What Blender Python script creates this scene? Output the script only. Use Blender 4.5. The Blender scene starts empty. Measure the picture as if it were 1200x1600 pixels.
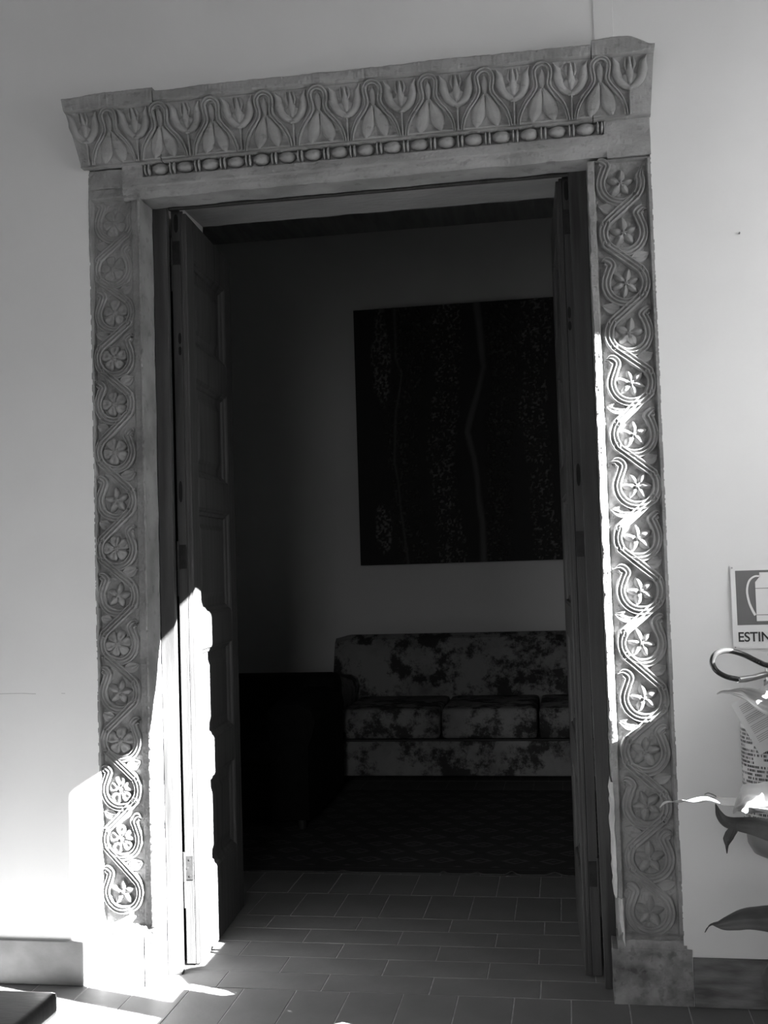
import bpy, bmesh, math, random
import numpy as np
from mathutils import Vector, Matrix
from mathutils.geometry import tessellate_polygon
random.seed(4)
rng = np.random.default_rng(7)
S = bpy.context.scene
COL = S.collection

# ------------------------------------------------------------------ camera
CAM_D, CAM_H = 3.10468, 1.22
yaw, pitch, roll = 0.16427024, 0.04784537, -0.03045172
fw = np.array([-math.sin(yaw) * math.cos(pitch), math.cos(yaw) * math.cos(pitch), math.sin(pitch)])
rt = np.array([math.cos(yaw), math.sin(yaw), 0.0])
up = np.cross(rt, fw)
c_, s_ = math.cos(roll), math.sin(roll)
rt, up = c_ * rt + s_ * up, -s_ * rt + c_ * up
cd = bpy.data.cameras.new('camera')
cam = bpy.data.objects.new('camera', cd)
COL.objects.link(cam)
cd.sensor_fit = 'VERTICAL'
cd.sensor_height = 24.0
cd.sensor_width = 18.0
cd.lens = 1704.70 / 1600 * 24.0
cd.clip_start = 0.05
M = Matrix.Identity(4)
for i in range(3):
    M[i][0] = rt[i]; M[i][1] = up[i]; M[i][2] = -fw[i]
M[0][3], M[1][3], M[2][3] = 0.0, -CAM_D, CAM_H
cam.matrix_world = M
S.camera = cam

# ------------------------------------------------------------------ world, sun, exposure
w = bpy.data.worlds.new('sky')
S.world = w
w.use_nodes = True
bg = w.node_tree.nodes['Background']
bg.inputs[0].default_value = (1, 1, 1, 1)
# bright even sky above the horizon, darker ground below it
tcw = w.node_tree.nodes.new('ShaderNodeTexCoord')
sxw = w.node_tree.nodes.new('ShaderNodeSeparateXYZ')
rpw = w.node_tree.nodes.new('ShaderNodeValToRGB')
w.node_tree.links.new(tcw.outputs['Generated'], sxw.inputs[0])
w.node_tree.links.new(sxw.outputs[2], rpw.inputs[0])
w.node_tree.links.new(rpw.outputs[0], bg.inputs[0])
rpw.color_ramp.elements[0].position = 0.0; rpw.color_ramp.elements[0].color = (.50, .50, .50, 1)
rpw.color_ramp.elements[1].position = 0.12; rpw.color_ramp.elements[1].color = (1, 1, 1, 1)
bg.inputs[1].default_value = 10.5
SUN_AZ, SUN_K, X0 = math.radians(73.0), 0.62, 1.5       # azimuth off the wall's normal, fall per metre along the wall
sd = Vector((-1.0, 1.0 / math.tan(SUN_AZ), -SUN_K)).normalized()
sl = bpy.data.lights.new('sun', 'SUN')
sl.energy = 190.0
sl.angle = math.radians(0.2)
so = bpy.data.objects.new('sun', sl)
COL.objects.link(so)
so.rotation_euler = sd.to_track_quat('-Z', 'Y').to_euler()
so.location = (6, -3, 5)
# light portals in the modelled openings (they emit nothing, they only guide the sky's light)
def portal(loc, rot, sx, sy):
    d = bpy.data.lights.new('sky_portal', 'AREA'); d.shape = 'RECTANGLE'; d.size = sx; d.size_y = sy
    d.cycles.is_portal = True
    o = bpy.data.objects.new('sky_portal', d); COL.objects.link(o); o.location = loc; o.rotation_euler = rot
portal((X0 + .115, -.95, 1.95), (0, math.radians(90), 0), 2.3, 1.75)
portal((-2.65, -5.41, 1.75), (math.radians(90), 0, 0), .8, 1.5)
portal((-.35, -5.41, 1.75), (math.radians(90), 0, 0), .8, 1.5)
S.view_settings.view_transform = 'Standard'
S.view_settings.look = 'None'
S.view_settings.exposure = 0.0
S.view_settings.gamma = 1.0
S.view_settings.use_curve_mapping = False
try:
    S.cycles.max_bounces = 8
    S.cycles.diffuse_bounces = 5
    S.cycles.sample_clamp_indirect = 12.0
    S.cycles.caustics_reflective = False
    S.cycles.caustics_refractive = False
except Exception:
    pass

# ------------------------------------------------------------------ materials
def mat(name, dark, light, scale=6.0, detail=6.0, rough=0.8, bump=0.0, bscale=60.0, stretch=(1, 1, 1), spec=0.3,
        lo=0.35, hi=0.65, metal=0.0, speck=None):
    m = bpy.data.materials.new(name)
    m.use_nodes = True
    nt = m.node_tree
    b = nt.nodes['Principled BSDF']
    b.inputs['Roughness'].default_value = rough
    b.inputs['Metallic'].default_value = metal
    b.inputs['Specular IOR Level'].default_value = spec
    tc = nt.nodes.new('ShaderNodeTexCoord')
    mp = nt.nodes.new('ShaderNodeMapping')
    mp.inputs['Scale'].default_value = stretch
    nt.links.new(tc.outputs['Object'], mp.inputs['Vector'])
    n = nt.nodes.new('ShaderNodeTexNoise')
    n.inputs['Scale'].default_value = scale
    n.inputs['Detail'].default_value = detail
    nt.links.new(mp.outputs[0], n.inputs['Vector'])
    r = nt.nodes.new('ShaderNodeValToRGB')
    r.color_ramp.elements[0].position = lo
    r.color_ramp.elements[1].position = hi
    r.color_ramp.elements[0].color = (dark, dark, dark, 1)
    r.color_ramp.elements[1].color = (light, light, light, 1)
    nt.links.new(n.outputs[0], r.inputs[0])
    last = r.outputs[0]
    if speck:
        n3 = nt.nodes.new('ShaderNodeTexNoise')
        n3.inputs['Scale'].default_value = speck[0]
        n3.inputs['Detail'].default_value = 3
        nt.links.new(mp.outputs[0], n3.inputs['Vector'])
        r3 = nt.nodes.new('ShaderNodeValToRGB')
        r3.color_ramp.elements[0].position = speck[1]
        r3.color_ramp.elements[1].position = speck[1] + 0.08
        r3.color_ramp.elements[0].color = (1, 1, 1, 1)
        v = speck[2]
        r3.color_ramp.elements[1].color = (v, v, v, 1)
        nt.links.new(n3.outputs[0], r3.inputs[0])
        mx = nt.nodes.new('ShaderNodeMix')
        mx.data_type = 'RGBA'
        mx.blend_type = 'MULTIPLY'
        mx.inputs[0].default_value = 1.0
        nt.links.new(last, mx.inputs[6])
        nt.links.new(r3.outputs[0], mx.inputs[7])
        last = mx.outputs[2]
    nt.links.new(last, b.inputs['Base Color'])
    if bump:
        n2 = nt.nodes.new('ShaderNodeTexNoise')
        n2.inputs['Scale'].default_value = bscale
        n2.inputs['Detail'].default_value = 5
        nt.links.new(mp.outputs[0], n2.inputs['Vector'])
        bp = nt.nodes.new('ShaderNodeBump')
        bp.inputs['Strength'].default_value = 1.0
        bp.inputs['Distance'].default_value = bump
        nt.links.new(n2.outputs[0], bp.inputs['Height'])
        nt.links.new(bp.outputs[0], b.inputs['Normal'])
    return m

PLASTER = mat('plaster', .70, .76, 1.7, 5, .9, .0010, 14)
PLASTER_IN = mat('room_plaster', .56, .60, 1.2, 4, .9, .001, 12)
PLASTER_DK = mat('dark_render', .22, .27, 1.4, 5, .9, .002, 12)  # unseen gallery walls, kept dark to cut bounced light
BEAMS = mat('ceiling_boards', .42, .50, 5, 5, .7, .001, 30, (4, .5, 1))
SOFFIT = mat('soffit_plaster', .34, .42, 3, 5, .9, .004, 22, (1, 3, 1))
STONE = mat('carved_stone', .19, .30, 9, 8, .88, .0011, 170, speck=(30, .60, .8))
STONE_LIN = mat('lintel_stone', .24, .35, 7, 8, .88, .0012, 150, (1, 1, 2), speck=(26, .60, .8))
MORTAR = mat('lime_mortar', .36, .50, 14, 6, .95, .002, 60)
PLINTH = mat('plinth_stone', .12, .30, 16, 8, .85, .0014, 110, speck=(40, .58, .7))
SKIRT_L = mat('skirting_stone_light', .17, .26, 7, 7, .6, .0006, 80, (1, 1, 1.4))
SKIRT_R = mat('skirting_stone_veined', .08, .19, 8, 8, .6, .0008, 70, (1, 1, 4))
WOOD = mat('door_wood', .034, .060, 7, 8, .62, .0005, 60, (7, 7, .45), .3, lo=.3, hi=.7, speck=(2.6, .60, .5))
GAP_DARK = mat('gap_dark', .045, .07, 9, 6, .5, .0004, 60, (6, 6, .5))
CEIL_D = mat('dark_ceiling_wood', .28, .36, 6, 5, .7, .001, 30, (4, .5, 1))
IRON = mat('hinge_iron', .008, .016, 40, 4, .6, .0004, 120)
IRON_SUN = mat('hinge_iron_sunlit', .018, .028, 40, 4, .5, .0003, 120)  # lighter copy of the hinge iron for the one hinge in sun
HOLE = mat('hollow_shade', .008, .012, 10, 2, .9)
TILE_G = mat('floor_tile', .115, .15, 5, 6, .55, .0006, 40, speck=(9, .62, .9))
TILE_R = mat('room_tile', .10, .13, 5, 6, .5, .0006, 40)
GROUT = mat('grout', .26, .40, 30, 4, .95, .001, 90)
LEATHER = mat('dark_leather', .004, .007, 18, 5, .8, .0006, 90, spec=.1)
BENCH = mat('bench_lacquer', .02, .04, 6, 5, .28, .0005, 30, (1, 4, 1), .5)
BLACK = mat('black_rubber', .015, .025, 20, 3, .25, spec=.6)
GREYMETAL = mat('grey_metal', .30, .40, 20, 3, .35, metal=.5)
BODY = mat('cylinder_enamel', .11, .13, 8, 3, .35, spec=.5)
WHITE = mat('white_plastic', .72, .76, 6, 3, .4)
SIGN_F = mat('sign_field', .145, .155, 12, 3, .4)
INK = mat('printing_ink', .03, .035, 12, 2, .6)
PAPER = mat('paper', .55, .60, 12, 3, .8)
INK2 = mat('faded_ink', .30, .33, 12, 2, .8)
LABELM = mat('cylinder_label', .38, .42, 12, 3, .5)
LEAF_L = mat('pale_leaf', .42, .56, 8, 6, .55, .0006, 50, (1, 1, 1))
LEAF_B = mat('bounce_leaf', .72, .80, 8, 4, .6)  # paler than the other leaves so the crown bounces more light
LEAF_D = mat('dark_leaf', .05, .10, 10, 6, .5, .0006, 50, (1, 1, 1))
POT = mat('dark_pot', .03, .045, 8, 3, .5)
SOIL = mat('soil', .03, .05, 40, 5, .95, .004, 60)
CANVAS_EDGE = mat('canvas_edge', .01, .015, 20, 3, .9)
WOODLEG = mat('leg_wood', .02, .03, 12, 4, .5)
CRACKM = mat('crack_shadow', .42, .5, 50, 3, .9)
NAILM = mat('nail_rust', .15, .2, 50, 3, .7)
FRINGE = mat('rug_fringe', .035, .06, 50, 3, .9)

def floral():
    m = mat('floral_cotton', .0, .1, 6)
    nt = m.node_tree
    for n in list(nt.nodes):
        if n.type not in ('BSDF_PRINCIPLED', 'OUTPUT_MATERIAL', 'TEX_COORD'):
            nt.nodes.remove(n)
    b = nt.nodes['Principled BSDF']
    tc = [n for n in nt.nodes if n.type == 'TEX_COORD'][0]
    b.inputs['Roughness'].default_value = .9
    v = nt.nodes.new('ShaderNodeTexVoronoi'); v.inputs['Scale'].default_value = 5.2
    wn = nt.nodes.new('ShaderNodeTexNoise'); wn.inputs['Scale'].default_value = 17; wn.inputs['Detail'].default_value = 5
    wn2 = nt.nodes.new('ShaderNodeTexNoise'); wn2.inputs['Scale'].default_value = 5; wn2.inputs['Detail'].default_value = 9
    wn2.inputs['Roughness'].default_value = .75
    mixv = nt.nodes.new('ShaderNodeMix'); mixv.data_type = 'VECTOR'; mixv.inputs[0].default_value = .18
    nt.links.new(tc.outputs['Object'], mixv.inputs[4]); nt.links.new(wn.outputs['Color'], mixv.inputs[5])
    nt.links.new(tc.outputs['Object'], wn.inputs['Vector']); nt.links.new(tc.outputs['Object'], wn2.inputs['Vector'])
    nt.links.new(mixv.outputs[1], v.inputs['Vector'])
    r1 = nt.nodes.new('ShaderNodeValToRGB')
    e = r1.color_ramp.elements
    e[0].position = .0; e[0].color = (.10, .10, .10, 1)
    e[1].position = .75; e[1].color = (.22, .22, .22, 1)
    k = e.new(.32); k.color = (.175, .175, .175, 1)
    nt.links.new(v.outputs['Distance'], r1.inputs[0])
    r2 = nt.nodes.new('ShaderNodeValToRGB')
    e = r2.color_ramp.elements
    e[0].position = .44; e[0].color = (.16, .16, .16, 1)
    e[1].position = .52; e[1].color = (1, 1, 1, 1)
    nt.links.new(wn2.outputs[0], r2.inputs[0])
    mx = nt.nodes.new('ShaderNodeMix'); mx.data_type = 'RGBA'; mx.blend_type = 'MULTIPLY'; mx.inputs[0].default_value = 1
    nt.links.new(r1.outputs[0], mx.inputs[6]); nt.links.new(r2.outputs[0], mx.inputs[7])
    nt.links.new(mx.outputs[2], b.inputs['Base Color'])
    return m
FLORAL = floral()

def attrmat(name):
    m = bpy.data.materials.new(name); m.use_nodes = True
    nt = m.node_tree; b = nt.nodes['Principled BSDF']
    a = nt.nodes.new('ShaderNodeAttribute'); a.attribute_name = 'paint'
    nt.links.new(a.outputs['Color'], b.inputs['Base Color'])
    b.inputs['Roughness'].default_value = .8
    return m
PAINTED = attrmat('oil_paint')
RUG = attrmat('rug_pile')

# ------------------------------------------------------------------ helpers
def link(o, parent=None):
    COL.objects.link(o)
    if parent: o.parent = parent
    return o

def meshobj(name, verts, faces, material, parent=None, smooth=False, mesh=None):
    if mesh is None:
        mesh = bpy.data.meshes.new(name)
        mesh.from_pydata([tuple(map(float, v)) for v in verts], [], [tuple(map(int, f)) for f in faces])
        mesh.materials.append(material)
        if smooth: mesh.shade_smooth()
        mesh.update()
    return link(bpy.data.objects.new(name, mesh), parent)

def tag(o, label, cat, group=None, kind=None):
    if label: o['label'] = label
    if cat: o['category'] = cat
    if group: o['group'] = group
    if kind: o['kind'] = kind
    return o

def thing(name, label, cat, loc=(0, 0, 0), rz=0, group=None, kind=None):
    o = bpy.data.objects.new(name, None)
    o.empty_display_size = .05
    link(o); o.location = loc; o.rotation_euler = (0, 0, rz)
    return tag(o, label, cat, group, kind)

class MB:
    """collects pieces of ONE part"""
    def __init__(s): s.v = []; s.f = []
    def add(s, v, f):
        n = len(s.v)
        s.v += [tuple(map(float, p)) for p in v]; s.f += [tuple(int(i) + n for i in q) for q in f]; return s
    def box(s, x0, x1, y0, y1, z0, z1, b=0.0):
        bm = bmesh.new()
        bmesh.ops.create_cube(bm, size=1)
        for v in bm.verts:
            v.co = Vector((x0 + (v.co.x + .5) * (x1 - x0), y0 + (v.co.y + .5) * (y1 - y0), z0 + (v.co.z + .5) * (z1 - z0)))
        if b > 0:
            bmesh.ops.bevel(bm, geom=bm.edges[:], offset=b, segments=2 if b > .004 else 1, affect='EDGES', profile=.6)
        bm.verts.index_update()
        s.add([v.co[:] for v in bm.verts], [[v.index for v in f.verts] for f in bm.faces]); bm.free(); return s
    def grid(s, P):
        """P: (n,m,3) array"""
        n, m = P.shape[:2]
        idx = np.arange(n * m).reshape(n, m)
        q = np.stack([idx[:-1, :-1], idx[1:, :-1], idx[1:, 1:], idx[:-1, 1:]], -1).reshape(-1, 4)
        return s.add(P.reshape(-1, 3).tolist(), q.tolist())
    def tube(s, pts, r, k=8, caps=True):
        pts = [Vector(p) for p in pts]
        rs = r if isinstance(r, (list, tuple)) else [r] * len(pts)
        P = []
        ref = None
        for i, p in enumerate(pts):
            t = (pts[min(i + 1, len(pts) - 1)] - pts[max(i - 1, 0)]).normalized()
            if ref is None:
                ref = t.orthogonal().normalized()
            ref = (ref - t * ref.dot(t)).normalized()
            b = t.cross(ref)
            P.append([(p + (ref * math.cos(a) + b * math.sin(a)) * rs[i])[:] for a in [2 * math.pi * j / k for j in range(k + 1)]])
        s.grid(np.array(P))
        if caps:
            for e in (0, -1):
                s.add(P[e][:k], [list(range(k))])
        return s
    def lathe(s, prof, cx, cy, k=24):
        P = np.array([[(cx + r * math.cos(a), cy + r * math.sin(a), z) for a in np.linspace(0, 2 * math.pi, k + 1)] for r, z in prof])
        return s.grid(P)
    def obj(s, name, material, parent=None, smooth=False, merge=False):
        o = meshobj(name, s.v, s.f, material, parent, smooth)
        if merge:
            bm = bmesh.new(); bm.from_mesh(o.data)
            bmesh.ops.remove_doubles(bm, verts=bm.verts, dist=1e-5); bm.to_mesh(o.data); bm.free()
        return o

LAT = rng.random((128, 128))
def vn(x, y):
    """smooth value noise in -1..1"""
    x = np.asarray(x, float); y = np.asarray(y, float)
    xi = np.floor(x).astype(int); yi = np.floor(y).astype(int)
    fx = x - xi; fy = y - yi
    fx = fx * fx * (3 - 2 * fx); fy = fy * fy * (3 - 2 * fy)
    g = lambda a, b: LAT[a % 128, b % 128]
    return 2 * ((g(xi, yi) * (1 - fx) + g(xi + 1, yi) * fx) * (1 - fy) + (g(xi, yi + 1) * (1 - fx) + g(xi + 1, yi + 1) * fx) * fy) - 1
def fbm(x, y, o=3):
    t = 0
    for i in range(o): t = t + vn(x * 2 ** i + 17 * i, y * 2 ** i + 5 * i) / 2 ** i
    return t / 1.6
def ss(a, b, x):
    t = np.clip((x - a) / (b - a), 0, 1); return t * t * (3 - 2 * t)

def spline(pts, n):
    """Catmull-Rom through points of any dimension"""
    P = np.array(pts, float)
    P = np.vstack([2 * P[0] - P[1], P, 2 * P[-1] - P[-2]])
    out = []
    segs = len(P) - 3
    for t in np.linspace(0, segs - 1e-6, n):
        i = int(t); u = t - i
        a, b, c, d = P[i], P[i + 1], P[i + 2], P[i + 3]
        out.append(.5 * ((2 * b) + (-a + c) * u + (2 * a - 5 * b + 4 * c - d) * u * u + (-a + 3 * b - 3 * c + d) * u ** 3))
    return np.array(out)

# ------------------------------------------------------------------ floor
FLX0, FLX1, FLY0 = -4.0, 1.5, -5.2
fl = MB().box(FLX0, FLX1 + .1, FLY0, 4.0, -.12, -.0014)
floor = tag(fl.obj('floor', GROUT), 'grey tiled floor running from the gallery through the doorway', 'floor', kind='structure')
def tile_mesh(name, lx, ly, m):
    b = .0008
    o = MB().box(-lx / 2 + .0016, lx / 2 - .0016, -ly / 2 + .0016, ly / 2 - .0016, -.010, 0, b)
    me = bpy.data.meshes.new(name); me.from_pydata(o.v, [], o.f); me.materials.append(m); return me
T_front = tile_mesh('tile', .1563, .31, TILE_G)
T_door = tile_mesh('tile', .3127, .1305, TILE_G)
T_room = tile_mesh('tile', .1563, .262, TILE_R)
def tile(me, x, y):
    o = meshobj('tile', 0, 0, 0, floor, mesh=me)
    o.location = (x, y, random.uniform(-.0005, .0003))
    o.rotation_euler = (random.uniform(-.002, .002), random.uniform(-.003, .003), random.uniform(-.004, .004))
beyond = MB()
for r in range(17):
    yc = .016 - .155 - .31 * r
    for k in range(-20, 12):
        x = -.034 + .1563 * k + .078
        if x - .08 < FLX0 or x + .08 > FLX1: continue
        if r < 2 and -1.95 < x < .75: tile(T_front, x, yc)
        else: beyond.box(x - .0764, x + .0764, yc - .1532, yc + .1532, -.01, 0)
for r in range(5):
    yc = .016 + .1305 * (r + .5)
    off = [-.119, -.276, -.13, -.27, -.119][r]
    for k in range(-4, 2):
        x0, x1 = off + .3127 * k, off + .3127 * (k + 1)
        a, b = max(x0, -1.236), min(x1, .10)
        if b - a < .02: continue
        if b - a > .312: tile(T_door, (a + b) / 2, yc)
        else:
            o = MB().box(a + .0018, b - .0018, yc - .0634, yc + .0634, -.01, 0, .0008).obj('tile', TILE_G, floor)
for r in range(12):
    yc = .669 + .262 * (r + .5)
    for k in range(-14, 9):
        x = -.222 + .1563 * (k + .5) + (.078 if r % 2 else 0)
        if r < 3 and -1.75 < x < .35: tile(T_room, x, yc)
        elif -2.8 < x < 1.15: beyond.box(x - .0764, x + .0764, yc - .129, yc + .129, -.01, 0)
b_ = beyond.obj('distant_tiles', TILE_G, floor); b_['kind'] = 'stuff'

# ------------------------------------------------------------------ walls
def plaster_box(mb, *a): mb.box(*a)
HB = 3.7
wf = MB()
wf.box(FLX0, -1.400, 0, .12, -.12, HB)
wf.box(.2745, FLX1 + .1, 0, .12, -.12, HB)
wf.box(-1.400, .2745, 0.0, .12, 2.598, HB)
wf.box(FLX0, -1.241, .12, .60, -.12, HB)
wf.box(.088, FLX1 + .1, .12, .60, -.12, HB)
wall_front = tag(wf.obj('wall_front', PLASTER), 'pale plastered wall around the carved stone doorway', 'wall', kind='structure')
# soffit with a slightly wobbly far edge
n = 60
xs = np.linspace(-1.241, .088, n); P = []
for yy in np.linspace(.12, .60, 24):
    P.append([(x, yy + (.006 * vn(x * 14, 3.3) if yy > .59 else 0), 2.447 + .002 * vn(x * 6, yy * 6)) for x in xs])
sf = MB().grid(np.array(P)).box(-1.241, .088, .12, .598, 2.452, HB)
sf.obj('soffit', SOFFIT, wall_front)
# narrow raised plaster strip above the cornice, hairline crack, nail
MB().box(.133, .188, -.004, 0, 2.64, HB, .001).obj('plaster_strip', PLASTER, wall_front)
cr = MB()
px = np.linspace(-2.2, -1.505, 60)
cz = .861 + .002 * vn(px * 20, 1.0)
for i in range(59):
    if vn(px[i] * 9, 9.1) > -.25:
        cr.add([(px[i], -.0004, cz[i] - .001), (px[i + 1], -.0004, cz[i + 1] - .001), (px[i + 1], -.0004, cz[i + 1] + .001), (px[i], -.0004, cz[i] + .001)], [(0, 1, 2, 3)])
cr.obj('hairline_crack', CRACKM, wall_front)
MB().tube([(.505, .002, 2.104), (.505, -.006, 2.105)], .0022).obj('nail', NAILM, wall_front)

# side wall on the right, unseen; its openings are shaped to cast the sun patches
sun_opening1 = [(-.814, 1.645), (-.911, 1.645), (-.911, 2.419), (-.846, 2.419), (-.788, 2.55), (-.737, 2.70), (-.657, 2.78), (-.609, 2.81), (-.5, 2.79), (-.43, 2.72), (-.392, 2.62), (-.388, 2.4), (-.388, 1.53), (-.422, 1.53), (-.426, 1.645), (-.772, 1.645), (-.776, 1.545), (-.81, 1.545)]
sun_opening2 = [(-1.52, 1.0), (-1.52, 2.36), (-1.017, 2.36), (-1.017, 1.64), (-1.17, 1.64), (-1.17, 1.0)]  # lower part added to let skylight reach the right wall
def wall_with_holes(name, x0, outer, holes, thick_vec, m):
    rings = [[(x0, y, z) for y, z in r] for r in [outer] + holes]
    pl = [[Vector(p) for p in r] for r in rings]
    tris = tessellate_polygon(pl)
    V = [p for r in rings for p in r]
    n = len(V)
    V2 = [(p[0] + thick_vec[0], p[1] + thick_vec[1], p[2] + thick_vec[2]) for p in V]
    F = [tuple(t) for t in tris] + [tuple(i + n for i in t) for t in tris]
    k = 0
    for r in rings:
        L = len(r)
        for i in range(L):
            a, b = k + i, k + (i + 1) % L
            F.append((a, b, b + n, a + n))
        k += L
    return meshobj(name, V + V2, F, m)
tv = (-sd * (.10 / abs(sd.x)))
wr = wall_with_holes('wall_right', X0, [(FLY0, -.12), (0, -.12), (0, HB), (FLY0, HB)], [sun_opening1, sun_opening2, [(-.885, 1.28), (-.885, 1.345), (-.825, 1.345), (-.825, 1.28)], [(-.83, 1.375), (-.83, 1.425), (-.805, 1.425), (-.805, 1.375)]], (tv.x, tv.y, tv.z), PLASTER)  # small extra holes added to put sun on the pale leaves
tag(wr, 'plastered end wall of the gallery, its unseen openings shaped to cast the sun patches', 'wall', kind='structure')
# left wall and ceiling of the gallery; rear wall's two openings are added, sized for fill light
tag(MB().box(FLX0 - .12, FLX0, FLY0, .0, -.12, HB).obj('wall_left', PLASTER_DK), 'plastered far left end wall of the gallery', 'wall', kind='structure')
tag(MB().box(FLX0 - .12, FLX1 + .25, FLY0 - .2, .6, HB, HB + .1).obj('ceiling', BEAMS), 'grey boarded gallery ceiling', 'ceiling', kind='structure')
rw = MB()
rw.box(FLX0, FLX1 + .1, FLY0 - .2, FLY0, 2.5, HB)
rw.box(FLX0, FLX1 + .1, FLY0 - .2, FLY0, -.12, 1.0)
for xa, xb in ((FLX0, -3.05), (-2.25, -.75), (.05, FLX1 + .1)): rw.box(xa, xb, FLY0 - .2, FLY0, 1.0, 2.5)
tag(rw.obj('wall_rear', PLASTER_DK), 'rendered gallery wall behind the viewer, two openings added for fill light', 'wall', kind='structure')

# baseboards
tag(MB().box(-3.99, -1.4535, -.012, 0, 0, .129, .002).obj('baseboard_left', SKIRT_L), 'light mottled stone skirting left of the doorway', 'skirting', kind='structure')
tag(MB().box(.2965, 1.49, -.010, 0, 0, .131, .002).obj('baseboard_right', SKIRT_R), 'dark veined stone skirting right of the doorway', 'skirting', kind='structure')

# room beyond the door
RX0, RX1, RY1, RZ = -2.9, 1.2, 3.8, 3.38
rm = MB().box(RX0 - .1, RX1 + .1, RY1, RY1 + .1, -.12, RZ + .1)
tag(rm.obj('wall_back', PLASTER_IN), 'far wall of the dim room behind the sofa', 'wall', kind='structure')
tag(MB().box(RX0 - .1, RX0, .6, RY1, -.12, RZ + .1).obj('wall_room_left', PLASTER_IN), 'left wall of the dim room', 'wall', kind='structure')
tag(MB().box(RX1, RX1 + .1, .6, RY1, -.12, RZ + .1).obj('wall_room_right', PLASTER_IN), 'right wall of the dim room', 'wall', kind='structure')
tag(MB().box(RX0 - .1, RX1 + .1, .6, RY1 + .1, RZ, RZ + .1).obj('ceiling_room', CEIL_D), 'dark wooden ceiling of the room beyond the door', 'ceiling', kind='structure')

# ------------------------------------------------------------------ carved stone surround
surround = thing('door_surround', 'carved stone door surround with rosette jambs and a bead and lotus cornice', 'door surround', (0, 0, 0))

def slab(name, x0, x1, z0, z1, hfun, m, depth=.12, nx=40, nz=300, edge=(0, 0, 0, 0), parent=surround, leftfn=None):
    """stone slab whose front is a height field; edge = roughness of left, right, bottom, top edges"""
    s = np.linspace(0, 1, nx)[None, :]; t = np.linspace(0, 1, nz)[:, None]
    z_ = z0 + (z1 - z0) * t
    xl = x0 + edge[0] * fbm(z_ * 18, z_ * 0 + 3.1) + (leftfn(z_) if leftfn else 0); xr = x1 + edge[1] * fbm(z_ * 18, z_ * 0 + 8.7)
    X = xl + (xr - xl) * s
    zb = z0 + edge[2] * fbm(X * 18, X * 0 + 1.1); zt = z1 + edge[3] * fbm(X * 18, X * 0 + 6.1)
    Z = zb + (zt - zb) * t
    Hh = hfun(X, Z)
    P = np.stack([X, -Hh, Z], -1)
    mb = MB().grid(P)
    for sl_ in (P[0], P[-1], P[:, 0], P[:, -1]):
        q = sl_.copy(); q[:, 1] = depth
        mb.grid(np.stack([sl_, q]))
    return mb.obj(name, m, parent, True if False else False)

def h_left(X, Z):
    h = np.full_like(X, -.018)
    h = h + .018 * (1 - ss(-1.398, -1.391, X))
    h = h + .006 * ss(-1.272, -1.268, X)
    h = h + .010 * ss(-1.250, -1.245, X) + .004 * ss(-1.246, -1.243, X) * (1 + .8 * vn(Z * 90, Z * 0))
    plain = np.maximum(1 - ss(.168, .178, Z), ss(2.352, 2.362, Z))
    h = h * (1 - plain) + plain * (-.001)
    worn = ss(1.95, 2.3, Z)
    h = h + worn * .004 * (.5 + .5 * fbm(X * 40, Z * 40))
    return h + .0016 * fbm(X * 55, Z * 55) + .0008 * vn(X * 210, Z * 210)
def h_right(X, Z):
    h = np.full_like(X, -.018)
    h = h + .018 * (1 - ss(.117, .122, X))
    h = h + .018 * ss(.262, .266, X)
    plain = np.maximum(1 - ss(.180, .190, Z), ss(2.338, 2.345, Z))
    h = h * (1 - plain) + plain * (-.004)
    worn = 1 - ss(.25, .62, Z)
    h = h + worn * .003 * fbm(X * 40, Z * 40)
    return h + .0016 * fbm(X * 55, Z * 55) + .0008 * vn(X * 210, Z * 210)
jamb_l = slab('jamb', -1.402, -1.2375, .145, 2.389, h_left, STONE, .10, 60, 700, (.0003, .002, 0, 0))
jamb_r = slab('jamb', .100, .276, .165, 2.345, h_right, STONE, .10, 60, 700, (.0022, .0006, 0, 0),
              leftfn=lambda z: .016 * ss(.175, .20, z) * (1 - ss(.278, .292, z)) + .005 * ss(.28, .30, z) * (1 - ss(.5, .62, z)) + .0025 * np.clip(vn(z * 45, z * 0 + 2), 0, 1))
# inner corners of the right jamb: broken foot filled with pale mortar
mo = MB()
for za, zb, xa, wa in ((.285, .60, .0955, .0075), (.155, .285, .1125, .0050)):
    mz = np.linspace(za, zb, 40)
    P = np.array([[(xa - .003 * math.sin(3 * (z - za) / (zb - za)) + .0025 * vn(z * 60, 2), .004, z), (xa + wa + .002 * vn(z * 50, 7), -.0025, z), (xa + wa + .004, .006, z)] for z in mz])
    mo.grid(P); q = P[:, 0].copy(); q[:, 1] = .10; mo.grid(np.stack([P[:, 0], q]))
mo.obj('mortar_patch', MORTAR, surround)
def h_plain(X, Z): return .0015 * fbm(X * 30, Z * 30) + .0008 * vn(X * 150, Z * 150)
# plinths
slab('plinth', .084, .2955, 0, .150, lambda X, Z: h_plain(X, Z) + .004, PLINTH, .10, 40, 30, (.002, .002, 0, .004))
slab('plinth', .098, .282, .146, .172, lambda X, Z: h_plain(X, Z) + .002 - .2 * np.clip(Z - .15, 0, 1), PLINTH, .10, 40, 8, (.002, .002, 0, .003))
slab('plinth', -1.402, -1.272, 0, .148, h_plain, STONE_LIN, .10, 30, 30, (.001, .001, 0, .002))
slab('plinth_return', -1.268, -1.2375, 0, .148, h_plain, STONE_LIN, .10, 10, 30, (.001, .001, 0, .002))
slab('foot_block', -1.4525, -1.4035, 0, .132, lambda X, Z: h_plain(X, Z) + .010, STONE_LIN, .10, 12, 30, (.001, .001, 0, .002))

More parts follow.
